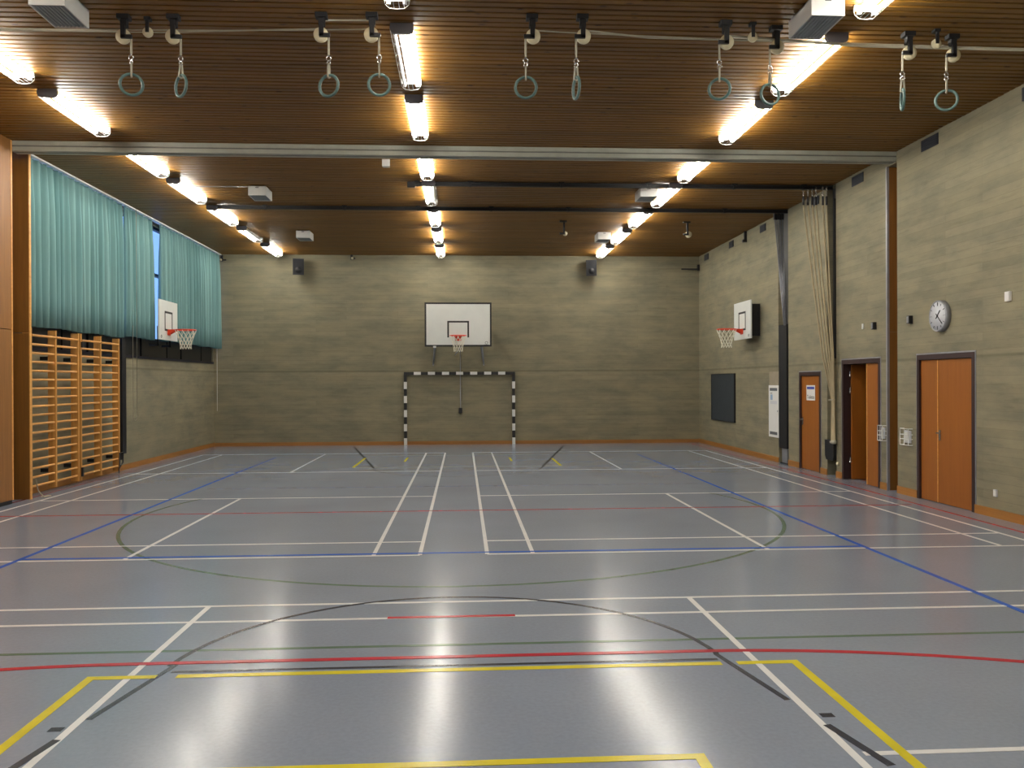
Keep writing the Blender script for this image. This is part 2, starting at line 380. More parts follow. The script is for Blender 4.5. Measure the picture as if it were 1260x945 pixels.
# windows behind the curtains
n = 4; ww = (WY1-WY0)/n
for i in range(n):
    a = WY0 + i*ww; b = a + ww
    r = empty('window_%d' % (i+1), (XL-0.10, a, WZ0), 'dark framed window bay behind the teal curtains, %s from the end wall' % ['fourth', 'third', 'second', 'nearest'][i], 'window', kind='structure')
    f = wall_mesh('X', -0.05, 0.05, 0, ww, 0, 5.36-WZ0, [(0.06, ww*0.62-0.03, 0.46, 1.9), (ww*0.62+0.03, ww-0.06, 0.46, 1.9), (0.06, ww*0.62-0.03, 1.96, 2.96), (ww*0.62+0.03, ww-0.06, 1.96, 2.96)])
    f.build('frame', 'darkblue', r)
    for (p, q) in ((0.06, ww*0.62-0.03), (ww*0.62+0.03, ww-0.06)):
        for (s, t) in ((0.46, 1.9), (1.96, 2.96)): MB().box(-0.008, 0.008, p, q, s, t).build('pane', 'glass', r)
        MB().box(0.05, 0.085, p, q, 0.04, 0.42).build('lower_panel', 'darkpanel', r)
o = MB().box(XL-0.05, XL+0.03, WY0, WY1, WZ0-0.02, WZ0+0.03).build('trim_5', 'darkblue'); tag(o, 'dark window sill strip above the concrete', 'sill', kind='structure')

# ------------------------------------------------------------------ doors
def door(name, spec, label):
    r = empty(name, (XR, spec[0], 0), label, 'door', kind='structure'); return r, spec[1]-spec[0], spec[3]
def door_frame(r, wd, h):
    MB().box(-0.012, 0.16, 0, 0.065, 0, h).build('jamb', 'door_frame', r); MB().box(-0.012, 0.16, wd-0.065, wd, 0, h).build('jamb', 'door_frame', r)
    MB().box(-0.012, 0.16, 0.065, wd-0.065, h-0.075, h).build('lintel', 'door_frame', r)
    MB().box(-0.006, 0.01, -0.022, wd+0.022, h, h+0.022).build('edge_strip', 'grey', r)
    MB().box(-0.006, 0.01, -0.022, 0.0, 0, h).build('edge_strip', 'grey', r); MB().box(-0.006, 0.01, wd, wd+0.022, 0, h).build('edge_strip', 'grey', r)
def handle(leaf, y, z, s):
    h = MB(); h.lathe([(0.02, -0.008), (0.02, 0.0)], (0.018, y, z), 'X', 14).tube([(0.012, y, z), (-0.045, y, z), (-0.05, y+s*0.02, z), (-0.05, y+s*0.12, z)], 0.010, 8)
    h.box(0.008, 0.02, y-0.02, y+0.02, z-0.11, z+0.04); h.build('handle', 'chrome', leaf)
r, wd, h = door('door_1', D1, 'narrow closed orange door with a white paper sign')
door_frame(r, wd, h)
lf = MB().box(0.02, 0.06, 0.068, wd-0.068, 0.008, h-0.08).build('leaf', 'door', r); handle(lf, wd-0.12, 1.0, -1)
pp = MB().box(0.0175, 0.0195, 0.30, 0.70, 1.40, 1.80).build('paper_sign', 'paper', lf, 'white paper sign with blue header')
P0 = at(992.5, 474, 'X', XR+0.02); P1 = at(1003, 493, 'X', XR+0.02)
bpy.data.objects.remove(pp)
ya, yb_ = P1.y-D1[0], P0.y-D1[0]
pp = MB().box(0.0165, 0.0195, ya, yb_, P1.z, P0.z).build('paper_sign', 'paper', lf, 'white paper sign with a blue header and dark lettering')
MB().box(0.0155, 0.0166, ya+0.03, yb_-0.03, P0.z-0.078, P0.z-0.03).build('blue_header', 'blueink', r)
rotX = Matrix(((0, 0, -1, 0), (-1, 0, 0, 0), (0, 1, 0, 0), (0, 0, 0, 1)))    # text reading towards -Y, facing -X
text_part('Toilette', 0.105, 'inkblack', r, Matrix.Translation((0.016, (ya+yb_)/2, P0.z-0.235)) @ rotX)

r, wd, h = door('door_2', D2, 'orange double door with one leaf standing open to the corridor')
door_frame(r, wd, h)
lf = MB().box(0.02, 0.06, 0.068, 0.50, 0.008, h-0.08).build('fixed_leaf', 'door', r); MB().box(0.012, 0.066, 0.495, 0.512, 0.008, h-0.08).build('edge_strip', 'rung', r)
lf = MB().box(0.12, 0.95, wd-0.125, wd-0.085, 0.012, h-0.085).build('open_leaf', 'door', r)
for z in (0.3, 1.55, 1.85): MB().tube([(0.10, wd-0.095, z), (0.10, wd-0.095, z+0.1)], 0.012, 8).build('hinge', 'chrome', lf)

r, wd, h = door('door_3', D3, 'closed orange double door with narrow side leaf under the clock')
door_frame(r, wd, h)
lf = MB().box(0.02, 0.06, 0.068, 0.915, 0.008, h-0.08).build('leaf', 'door', r); handle(lf, 0.86, 1.02, -1)
MB().box(0.02, 0.06, 0.925, wd-0.068, 0.008, h-0.08).build('side_leaf', 'door', r)
MB().box(0.012, 0.03, 0.912, 0.924, 0.008, h-0.08).build('meeting_strip', 'rung', r)

# ================================================================== COURT LINES (flat paint on the floor)
LCOUNT = [0]
LV = dict(lw=3, lb=6, lr=7, ly=5, lg=2, lk=4, lmaroon=2, lbp=1, lyw=1, lkp=1)
def strip(pts, wdt, mat, closed=False):
    """painted ribbon through floor points"""
    pts = [Vector((p[0], p[1])) for p in pts]; k = len(pts); LCOUNT[0] += 1; z = 0.0004*LV[mat]+0.0003+0.00001*(LCOUNT[0] % 38); vs = []
    for i in range(k):
        d = (pts[min(i+1, k-1)]-pts[max(i-1, 0)]).normalized(); s = Vector((-d.y, d.x))
        if 0 < i < k-1:
            d1 = (pts[i]-pts[i-1]).normalized(); d = (d1 + (pts[i+1]-pts[i]).normalized()).normalized(); s = Vector((-d.y, d.x)); c_ = max(0.5, abs(d1.dot(d)))
        else: c_ = 1
        for q in (-1, 1): vs.append((pts[i].x+s.x*q*wdt/2/c_, pts[i].y+s.y*q*wdt/2/c_, z))
    vs += [(a, b, -0.004) for a, b, _ in vs]; n_ = 2*k; fs = []
    for i in range(k-1):
        a = 2*i; fs += [(a+1, a, a+2, a+3), (n_+a, a, a+2, n_+a+2)[::-1], (a+1, a+3, n_+a+3, n_+a+1)[::-1]]
    o = MB()._add(vs, fs).build('court_line', mat, flo); return o
def H(y, x0, x1, mat='lw', wdt=0.040): strip([(x0, y), (x1, y)], wdt, mat)
def V(x, y0, y1, mat='lw', wdt=0.042): strip([(x, y0), (x, y1)], wdt, mat)
def arc(cx, cy, r, a0, a1, n=32): return [(cx+r*math.cos(math.radians(a0+(a1-a0)*i/n)), cy+r*math.sin(math.radians(a0+(a1-a0)*i/n))) for i in range(n+1)]
xlo, xli, xA, xB, xC, xD, xri, xro = -6.439, -5.966, -0.924, -0.449, 0.244, 0.719, 5.765, 6.224
y1, y2, y3, y4, y5, y6, y7 = 6.795, 6.35, 8.654, 9.383, 13.116, 16.853, 21.19
for x in (xlo, xli, xri, xro): V(x, y3 if x > 0 else y3, y7)
for x in (xA, xB, xC, xD): V(x, y3, y7)
for yy in (y3, y4, y5, y6, y7): H(yy, xlo, xB); H(yy, xC, xro)
for x in (-3.423, 3.214): V(x, y3, y5); V(x, y6, y7)
H(y1, -6.9, 6.8); H(y2, -6.9, 6.8)
V(-2.024, YF+0.3, y1); V(1.849, YF+0.3, y1); H(3.88, 1.90, 6.2)
# volleyball, blue
V(-4.482, 2.6, 20.3, 'lb', 0.05); V(4.282, 2.6, 20.3, 'lb', 0.05); H(8.75, -4.48, 4.28, 'lb', 0.05); H(14.35, -4.3, 4.2, 'lbp', 0.05); H(20.3, -4.48, 4.28, 'lbp', 0.05)
# handball, red: half line, goal area line, seven metre mark
H(11.62, -6.6, 6.4, 'lr', 0.04)
strip([(p[0], p[1]) for p in arc(-2.1, -0.57, 6.0, 148, 90, 24)] + arc(1.5, -0.57, 6.0, 90, 30, 24), 0.05, 'lr')
H(6.36, -0.575, 0.39, 'lr', 0.05)
V(-6.73, YF+0.3, 23.5, 'lmaroon', 0.045); V(6.52, YF+0.3, 23.5, 'lr', 0.04)
# basketball, navy: old trapezoid keys with semicircle
cxk = -0.10
strip([(-2.12, 3.82), (-2.03, 4.30)], 0.045, 'lk'); strip([(-1.985, 4.55), (-1.82, 5.38)] + arc(cxk, 5.18, 1.76, 173, 7, 40) + [(1.64, 5.36), (1.80, 4.56)], 0.036, 'lk')
strip([(1.87, 4.22), (1.97, 3.75)], 0.045, 'lk'); H(5.265, -1.80, 1.62, 'lk', 0.032)
H(4.43, -2.13, -2.06, 'lk', 0.05); H(4.34, 1.89, 1.96, 'lk', 0.05)
strip([(-3.0, 23.3), (-1.85, 17.5)], 0.055, 'lk'); strip([(2.78, 23.1), (1.64, 17.4)], 0.055, 'lk')
strip(arc(cxk, 17.6, 1.75, 188, 352, 32), 0.045, 'lkp'); 
# green circle and cross line
strip(arc(-0.053, 11.56, 4.26, 158, 382, 64), 0.045, 'lg'); H(5.68, -6.7, 6.6, 'lg', 0.04)
# yellow boxes
strip([(-2.25, YF+0.4), (-2.25, 5.185), (-1.86, 5.185)], 0.055, 'ly'); H(5.185, -1.74, 1.62, 'ly', 0.055); strip([(1.72, 5.185), (2.09, 5.185), (2.09, YF+0.4)], 0.055, 'ly')
strip([(-1.295, YF+0.4), (-1.295, 3.905), (1.115, 3.905), (1.115, YF+0.4)], 0.055, 'ly')
V(-2.30, 17.7, 19.9, 'ly', 0.055); V(2.07, 17.7, 19.4, 'ly', 0.055); H(20.45, -2.3, 2.1, 'lyw', 0.05); H(17.65, -2.3, 2.1, 'lyw', 0.05)
V(-1.31, 18.9, 19.9, 'ly', 0.05); V(1.09, 18.8, 19.7, 'ly', 0.05)

# ================================================================== LIGHTS
LAMP_L = 1.56
def lamp_meshes():
    d = {}
    prof = [(-0.115, 0.0), (-0.122, -0.05), (-0.105, -0.092), (-0.07, -0.104), (0.07, -0.104), (0.105, -0.092), (0.122, -0.05), (0.115, 0.0)]
    prof = [(b, a) for a, b in prof]                       # cyclic order for Y: (z, x)
    d['housing'] = (MB().prism([(0.0, -0.05), (-0.045, -0.035), (-0.045, 0.035), (0.0, 0.05)], 'Y', 0.0, LAMP_L), 'white')
    d['end0'] = (MB().prism(prof, 'Y', -0.012, 0.03), 'lamp'); e1 = MB()
    for s in (-1, 1): e1.box(s*0.076-0.02, s*0.076+0.02, LAMP_L-0.025, LAMP_L, -0.092, -0.056)
    e1.tube([(-0.115, LAMP_L, -0.005), (-0.12, LAMP_L, -0.05), (-0.11, LAMP_L, -0.09), (-0.07, LAMP_L, -0.125), (0, LAMP_L, -0.132), (0.07, LAMP_L, -0.125), (0.11, LAMP_L, -0.09), (0.12, LAMP_L, -0.05), (0.115, LAMP_L, -0.005)], 0.003, 6)
    e1.box(-0.115, 0.115, LAMP_L-0.012, LAMP_L, -0.060, 0.0)
    d['end1'] = (e1, 'white')
    for s, nm in ((-1, 'tubeL'), (1, 'tubeR')): d[nm] = (MB().tube([(s*0.076, 0.035, -0.072), (s*0.076, LAMP_L-0.025, -0.072)], 0.019, 10), 'tube')
    g = MB()
    for a, b in [(-0.12, -0.05), (-0.11, -0.09), (-0.07, -0.125), (-0.025, -0.13), (0.025, -0.13), (0.07, -0.125), (0.11, -0.09), (0.12, -0.05)]:
        g.tube([(a, 0, b), (a, LAMP_L, b)], 0.0028, 4, caps=False)
    for i in range(1, 6):
        y_ = LAMP_L*i/6
        g.tube([(-0.115, y_, -0.005), (-0.12, y_, -0.05), (-0.11, y_, -0.09), (-0.07, y_, -0.125), (0, y_, -0.132), (0.07, y_, -0.125), (0.11, y_, -0.09), (0.12, y_, -0.05), (0.115, y_, -0.005)], 0.002, 4, caps=False)
    d['guard'] = (g, 'wire')
    out = {}
    for k_, (b_, mt) in d.items(): me = b_.mesh(k_); me.materials.append(M[mt]); out[k_] = me
    off = d['tubeL'][0].mesh('tube_off_l'); off.materials.append(M['tube_off']); out['offL'] = off
    off = d['tubeR'][0].mesh('tube_off_r'); off.materials.append(M['tube_off']); out['offR'] = off
    return out
LM = lamp_meshes()
ORD = ['nearest', 'second', 'third', 'fourth', 'fifth', 'sixth', 'seventh', 'eighth', 'ninth', 'tenth', 'eleventh']
LY = [21.95, 19.63, 17.37, 15.08, 12.99, 10.60, 8.50, 6.32, 4.20, 2.05, -0.10]
ROWS = [(-5.08, 'row beside the teal curtains', 'ceiling lights beside the curtains', {1: 'R'}),
        (-0.60, 'middle row of the ceiling', 'ceiling lights in the middle row', {3: 'R', 6: 'L', 7: 'R'}),
        (3.90, 'row on the doors side', 'ceiling lights on the doors side', {})]
for X, rowtxt, grp, off in ROWS:
    for i, Y in enumerate(LY):
        st = 'half-lit' if i in off else 'twin-tube'
        r = empty('ceiling_light', (X, Y, ZC), '%s caged fluorescent light, %s%s the end wall goal, %s' % (st, ORD[i], ' to' if i == 0 else ' from', rowtxt), 'ceiling light', grp)
        for nm, mk in (('housing', 'housing'), ('end_plate', 'end0'), ('tube_holder', 'end1'), ('tube', 'offL' if off.get(i) == 'L' else 'tubeL'), ('tube', 'offR' if off.get(i) == 'R' else 'tubeR'), ('wire_guard', 'guard')):
            o = bpy.data.objects.new(nm, LM[mk]); COL.objects.link(o); o.parent = r

# ================================================================== CURTAINS
def curtain(y0, y1, zb, seed, label):
    rnd = random.Random(seed); X0 = XL+0.17; n_ = int((y1-y0)/0.018); prof = []; ph = 0
    widths = []; yy = y0; pts = []
    amp = 0.05; t = 0.0; wl_ = 0.13
    for i in range(n_+1):
        y_ = y0+(y1-y0)*i/n_
        if i: t += ((y1-y0)/n_)/wl_*2*PI
        if rnd.random() < 0.12: wl_ = rnd.uniform(0.11, 0.27); 
        amp += (rnd.uniform(0.02, 0.125)-amp)*0.25
        pts.append((y_, amp*(math.sin(t)+0.28*math.sin(2*t+0.6*math.sin(t*0.11)))/1.15, t))
    zs = [zb, zb+0.5, zb+1.2, zb+1.9, 5.1, 5.30, 5.36]; vs = []; fs = []
    for j, z in enumerate(zs):
        k_ = [1.0, 1.0, 0.97, 0.9, 0.62, 0.45, 0.42][j]
        for y_, a, t_ in pts:
            vs.append((X0 + a*k_ + 0.006*math.sin(t_*0.37+z*1.3), y_ + 0.012*math.sin(t_*0.5+z), z + (0.012*math.sin(t_*0.13+seed) if j == 0 else 0)))
    n_ += 1
    for j in range(len(zs)-1):
        for i in range(n_-1): fs.append((j*n_+i, j*n_+i+1, (j+1)*n_+i+1, (j+1)*n_+i))
    root = empty('curtain', (0, 0, 0), label, 'curtain', 'teal window curtains')
    mb_ = MB()._add(vs, fs, True); o = mb_.build('cloth', 'curtain', root)
    sd = o.modifiers.new('thickness', 'SOLIDIFY'); sd.thickness = 0.003
    hk = MB()
    i = 0
    for q in range(0, n_, 9): hk.box(vs[-n_+q][0]-0.004, vs[-n_+q][0]+0.004, pts[q][0]-0.004, pts[q][0]+0.004, 5.35, 5.372)
    hk.build('hooks', 'white', root)
    return root
curtain(13.40, 17.14, 2.70, 3, 'widest teal curtain hanging behind the wall bars beside the timber post')
curtain(17.30, 18.94, 2.74, 5, 'narrow teal curtain between the two window gaps')
c3 = curtain(19.31, 23.88, 2.75, 9, 'teal curtain behind the side basketball board, next to the end wall')
o = MB().box(XL+0.13, XL+0.23, 13.45, 23.95, 5.372, 5.398).build('curtain_rail', 'white'); tag(o, 'long white curtain rail fixed under the ceiling over the teal curtains', 'curtain rail')
MB().tube([(XL+0.10, 23.93, 1.0), (XL+0.10, 23.93, 5.37)], 0.005, 8).build('cord', 'white', c3)

# ================================================================== WALL BARS
XBAR = XL+0.25
bars_px = [(37.9, 39.8), (67.8, 71.2), (95.4, 98.5), (98.7, 102.0), (123.0, 126.2), (145.2, 148.6)]
ub = [at((a+b)/2, 500, 'X', XBAR).y for a, b in bars_px]
Z0, Z1 = 0.07, 2.66
def wall_bars(us, label, yoff):
    r = empty('wall_bars', (XBAR, us[0], 0), label, 'wall bars', 'wooden wall bars below the curtains')
    for u in us: MB().box(-0.125, 0.0, u-us[0]-0.022, u-us[0]+0.022, Z0, Z1).build('upright', 'bars', r)
    nr = 18; za, zb = 0.165, 2.545
    for k_ in range(nr):
        z = za+(zb-za)*k_/(nr-1); x = -0.022 if k_ < nr-1 else 0.01
        for a, b in zip(us, us[1:]): MB().tube([(x-0.012, a-us[0]+0.012, z), (x-0.012, b-us[0]-0.012, z)], 0.019, 8).build('rung', 'rung', r)
    for u in us:
        for z in (0.35, 2.2): MB().box(-0.248, -0.124, u-us[0]-0.03, u-us[0]+0.03, z-0.03, z+0.03).build('wall_bracket', 'black', r)
    return r
w1 = wall_bars(ub[:3], 'wooden wall bars unit beside the brown timber post', 0)
w2 = wall_bars(ub[3:], 'wooden wall bars unit next to the black padded post', 0)
MB().box(0.0, 0.03, -0.02, 0.06, 2.42, 2.52).build('latch', 'black', w2); MB().box(0.0, 0.03, -0.03, 0.02, 0.14, 0.30).build('latch', 'black', w2)
yl = ub[5]-ub[3]
MB().tube([(0.01, yl-0.02, 0.12), (0.01, yl-0.02, 0.42), (0.01, yl+0.14, 0.42), (0.01, yl+0.14, 0.22), (0.01, yl+0.02, 0.16)], 0.014, 6).build('swing_bolt', 'black', w2)
MB().tube([(0.0, yl-0.03, 0.02), (0.0, yl-0.03, 0.14)], 0.012, 6).build('floor_pin', 'black', w2)

# black padded post and cord next to the wall bars
yp = at(152.5, 500, 'X', XL+0.12).y
r = empty('padded_post', (XL+0.06, yp, 0), 'slim black padded post next to the wall bars', 'post')
MB().box(-0.055, 0.07, -0.10, 0.10, 0.36, 2.70).build('padding', 'pad', r); MB().box(-0.055, 0.03, -0.06, 0.0, 0.24, 0.37).build('foot', 'black', r)
c0 = XL+0.335
o = MB().tube([(c0, yp-0.08, 2.95), (c0, yp-0.08, 1.12)] + [(c0, yp+0.02-0.10*math.cos(PI*i/10), 1.12-0.09*math.sin(PI*i/10)) for i in range(11)] + [(c0, yp+0.12, 1.12), (c0, yp+0.12, 5.35)], 0.005, 6).build('curtain_pull_cord', 'rope')
tag(o, 'thin white looped pull cord hanging beside the black padded post', 'cord')
# small white cleat cords by the timber post
p = at(37, 612, 'Z', 0)
o = MB().tube([(-6.62, 13.40, 0.30), (-6.60, 13.42, 0.12), (-6.55, 13.50, 0.012), (-6.50, 13.62, 0.012), (-6.56, 13.66, 0.012), (-6.60, 13.50, 0.012)], 0.008, 6).build('cord_end', 'rope')
tag(o, 'loose white cord end lying on the floor by the timber post', 'cord')

# ================================================================== BASKETBALL HOOPS
def hoop(r, rim_c, d, z, sq):
    """rim with bracket and net; d = unit vector from board into the hall, rim_c = point on the board face"""
    d = Vector(d); s = Vector((-d.y, d.x, 0)); c = Vector(rim_c) + d*(0.15+0.225) ; c.z = z
    rim = MB().ring(c, 0.225, 0.011, n=32, k=8)
    b0 = Vector(rim_c)
    pl = MB().bar(b0 + Vector((0, 0, z-b0.z-0.055)) + d*0.004, b0 + Vector((0, 0, z-b0.z-0.055)) + d*0.018, 0.16, 0.13)
    def tri(sd):
        a = b0 + s*(sd*0.07); q = c - d*0.20 + s*(sd*0.10)
        return [Vector((a.x, a.y, z+0.008)), Vector((q.x, q.y, z+0.008)), Vector((q.x, q.y, z-0.01)), Vector((a.x, a.y, z-0.11))]
    for sd in (-1, 1):
        t_ = tri(sd); off_ = s*0.006
        rim._add([v-off_ for v in t_]+[v+off_ for v in t_], [(0, 1, 2, 3), (7, 6, 5, 4), (0, 4, 5, 1), (1, 5, 6, 2), (2, 6, 7, 3), (3, 7, 4, 0)])
    top = [b0 + s*0.08, b0 - s*0.08, c - d*0.21 - s*0.10, c - d*0.21 + s*0.10]
    rim._add([Vector((v.x, v.y, z+0.004)) for v in top]+[Vector((v.x, v.y, z-0.004)) for v in top], [(0, 1, 2, 3), (7, 6, 5, 4), (0, 4, 5, 1), (1, 5, 6, 2), (2, 6, 7, 3), (3, 7, 4, 0)])
    pl.build('bracket_plate', 'orange', r)
    ro = rim.build('rim', 'orange', r)
    hk = MB()
    for i in range(12):
        a = 2*PI*i/12; hk.tube([c + Vector((math.cos(a)*0.225, math.sin(a)*0.225, -0.008)), c + Vector((math.cos(a)*0.222, math.sin(a)*0.222, -0.035))], 0.006, 5)
    hk.build('net_hooks', 'white', ro)
    net = MB(); lev = [(0.222, -0.03), (0.185, -0.12), (0.15, -0.21), (0.128, -0.29), (0.118, -0.36), (0.122, -0.43)]
    for i in range(12):
        for sg in (-1, 1):
            pts = []
            for j, (rr, zz) in enumerate(lev):
                a = 2*PI*(i + sg*0.5*j)/12
                pts.append(c + Vector((rr*math.cos(a), rr*math.sin(a), zz)))
            net.tube(pts, 0.0055, 4, caps=False)
    net.build('net', 'net', r)
# end wall hoop
YBO = YB-1.20
r = empty('basketball_hoop', (-0.12, YBO, 2.75), 'large white backboard with black border and red rim above the handball goal', 'basketball hoop', 'basketball hoops')
MB().box(-0.905, 0.905, 0.0, 0.03, 0, 1.195).build('backboard', 'board', r)
bd = MB(); bw = 0.045
bd.box(-0.907, 0.907, -0.003, 0.032, -0.002, bw).box(-0.907, 0.907, -0.003, 0.032, 1.195-bw, 1.197).box(-0.907, -0.907+bw, -0.003, 0.032, bw, 1.195-bw).box(0.907-bw, 0.907, -0.003, 0.032, bw, 1.195-bw)
bd.build('border', 'inkblack', r)
sq = MB(); a, b, z0, z1 = -0.295, 0.295, 0.245, 0.695
sq.box(a, b, -0.003, 0.002, z1-0.045, z1).box(a, a+0.045, -0.003, 0.002, z0, z1-0.045).box(b-0.045, b, -0.003, 0.002, z0, z1-0.045)
sq.build('target_square', 'inkblack', r)
MB().ring((0.765, -0.003, 0.10), 0.035, 0.006, (0, 1, 0), 16, 4).box(0.70, 0.83, -0.003, 0.001, 0.042, 0.05).build('maker_mark', 'ink', r)
hoop(r, (0.0, -0.001, 0), (0, -1, 0), 0.275, None)
for sx in (-1, 1):
    MB().bar((sx*0.62, 0.03, 0.95), (sx*0.62, 1.195, 0.95), 0.05, 0.05).build('support_arm', 'grey', r)
    MB().bar((sx*0.62, 0.04, 0.06), (sx*0.72, 1.19, -0.45), 0.04, 0.04).build('strut', 'grey', r)
    MB().bar((sx*0.62, 0.045, 0.0), (sx*0.62, 0.045, 1.1), 0.05, 0.04).build('frame_tube', 'grey', r)
    MB().bar((sx*0.62, 1.15, 0.95), (sx*0.72, 1.17, -0.5), 0.04, 0.04).build('wall_rail', 'grey', r)
MB().bar((-0.62, 0.05, 0.35), (0.62, 0.05, 0.35), 0.04, 0.04).build('crossbar', 'grey', r)
MB().bar((0.62, 0.3, 0.9), (-0.1, 1.18, -0.2), 0.03, 0.03).build('diagonal_brace', 'grey', r)
MB().box(-0.68, -0.60, -0.006, 0.03, -0.03, 0.015).build('clamp', 'white', r)
# crank rod
o = empty('crank_rod', (-0.07, YB-0.09, 0.95), 'thin grey crank rod with black grip hanging inside the goal', 'crank rod')
MB().tube([(0, 0, 0.06), (0, 0, 1.75)], 0.011, 8).build('rod', 'grey', o); MB().tube([(0.035, 0, 0.3), (0.035, 0, 1.62)], 0.005, 6).build('cable', 'black', o)
MB().box(-0.05, 0.05, -0.03, 0.09, -0.05, 0.10).build('grip', 'black', o)
# side hoops
def side_hoop(X, yc, zb, sgn, label):
    r = empty('basketball_hoop', (X, yc, zb), label, 'basketball hoop', 'basketball hoops')
    d = (-sgn, 0, 0); q = lambda a, b: (min(a, b), max(a, b))
    MB().box(*q(0, sgn*0.03), -0.585, 0.585, 0, 0.88).build('backboard', 'board', r)
    e = q(-sgn*0.003, sgn*0.002); s = MB()
    s.box(*e, -0.25, 0.25, 0.60, 0.645).box(*e, -0.25, 0.25, 0.205, 0.25).box(*e, -0.25, -0.205, 0.25, 0.60).box(*e, 0.205, 0.25, 0.25, 0.60)
    s.build('target_square', 'inkblack', r)
    MB().ring((-sgn*0.002, -0.46*1, 0.07), 0.03, 0.005, (1, 0, 0), 14, 4).build('maker_mark', 'ink', r)
    hoop(r, (-sgn*0.001, 0, 0), d, 0.235, None)
    wallx = (XR if sgn > 0 else XL)-X
    MB().box(*q(sgn*0.03, sgn*0.07), -0.45, 0.45, 0.05, 0.83).build('back_frame', 'black', r)
    return r, wallx
r, wx = side_hoop(6.58, 19.39, 2.765, 1, 'small white side backboard with orange rim on the concrete wall')
for yy in (-0.42, 0.30): MB().box(0.065, wx-0.004, yy, yy+0.10, 0.06, 0.80).build('wall_bracket', 'black', r)  # black bracket blocks also stand in for the shadow behind the board
r, wx = side_hoop(-6.60, 19.25, 2.745, -1, 'small white side backboard with orange rim in front of the teal curtain')
for yy in (-0.42, 0.34): MB().box(-0.10, -0.07, yy-0.02, yy+0.02, -0.14, 0.3).box(wx+0.11, -0.07, yy-0.02, yy+0.02, -0.14, -0.09).build('wall_bracket', 'black', r)

# ================================================================== HANDBALL GOAL
GX0, GX1, GY = -1.67, 1.49, YB-0.10
r = empty('handball_goal', ((GX0+GX1)/2, GY, 0), 'black and white striped handball goal frame against the end wall', 'goal'); gw = (GX1-GX0)/2
for sx in (-1, 1):
    po = MB().box(min(sx*gw, sx*(gw-0.08)), max(sx*gw, sx*(gw-0.08)), 0, 0.08, 0.0, 2.075).build('post', 'inkblack', r)
    z = 2.075-0.28
    while z > 0.05:
        lo = max(0.001, z-0.20); MB().box(min(sx*(gw+0.002), sx*(gw-0.082)), max(sx*(gw+0.002), sx*(gw-0.082)), -0.002, 0.082, lo, z).build('white_band', 'white', po); z -= 0.40
cb = MB().box(-gw+0.08, gw-0.08, 0, 0.08, 1.995, 2.075).build('crossbar', 'inkblack', r)
x = -gw+0.28
for i in range(13):
    x1_ = x + (2*gw-0.56)/13
    if i % 2 == 0: MB().box(x, x1_, -0.002, 0.082, 1.993, 2.077).build('white_band', 'white', cb)
    x = x1_
for sx in (-1, 1):
    for z in (0.5, 1.7): MB().box(min(sx*(gw-0.06), sx*(gw-0.02)), max(sx*(gw-0.06), sx*(gw-0.02)), 0.08, 0.099, z-0.03, z+0.03).build('wall_hook', 'black', r)

# ================================================================== RINGS AND PULLEYS
RNG = [(153, 45, 1, -18), (214, 45, 1, 44), (396, 43, 1, 22), (458, 43, 1, -6), (655, 45, -1, 4), (717, 45, -1, 80), (893, 52, -1, 18), (955, 58, -1, -12), (1118, 65, -1, 110), (1172, 68, -1, 26)]
ZW = 5.19
ring_pts = []
def pulley_parts(r, s):
    """bracket and wheel hanging from the ceiling, local origin on the ceiling"""
    MB().box(-0.06, 0.055, -0.045, 0.045, -0.045, 0.0).box(-0.03, 0.03, -0.03, 0.03, -0.12, -0.05).build('ceiling_bracket', 'black', r)
    b = MB().box(-0.022, 0.022, -0.045, -0.018, -0.235, -0.11); b.box(min(-0.02, s*0.085), max(0.02, s*0.085), -0.045, -0.018, -0.24, -0.205)
    b.build('fork', 'black', r)
    MB().lathe([(0.02, -0.022), (0.072, -0.016), (0.066, 0.0), (0.072, 0.016), (0.02, 0.022)], (-s*0.008, 0.0, ZW-ZC), 'Y', 24).build('pulley_wheel', 'wheel', r)
for i, (px, py, s, ang) in enumerate(RNG):
    q = at(px, py, 'Z', ZW); ring_pts.append(q)
    r = empty('gymnastic_ring', (q.x, q.y, ZC), 'green gymnastic ring on a pale rope, %s from the curtain side along the pulley line' % ['first', 'second', 'third', 'fourth', 'fifth', 'sixth', 'seventh', 'eighth', 'ninth', 'tenth'][i], 'gymnastic ring', 'gymnastic rings under the ceiling')
    pulley_parts(r, s)
    xr = s*0.066; zr = -0.70 + random.uniform(-0.02, 0.02)
    MB().tube([(xr, 0, -0.21), (xr, 0, zr+0.30)], 0.011, 8).build('rope', 'rope', r)
    MB().ring((xr, 0, zr+0.27), 0.022, 0.006, (0, 1, 0), 12, 6).ring((xr, 0, zr+0.225), 0.020, 0.006, (0.6, 1, 0), 12, 6).build('shackle', 'chrome', r)
    a = math.radians(ang); ax = Vector((math.sin(a), math.cos(a), 0))
    st = MB(); e = Vector((math.cos(a), -math.sin(a), 0))
    tp = Vector((xr, 0, zr+0.215)); bt = Vector((xr, 0, zr+0.088))
    st.tube([tp+ax*0.008, bt+ax*0.022, bt-Vector((0, 0, 0.012)), bt-ax*0.022, tp-ax*0.008], 0.010, 6).build('strap', 'rope', r)
    MB().ring((xr, 0, zr), 0.103, 0.0145, ax, 32, 10).build('ring', 'ring', r)
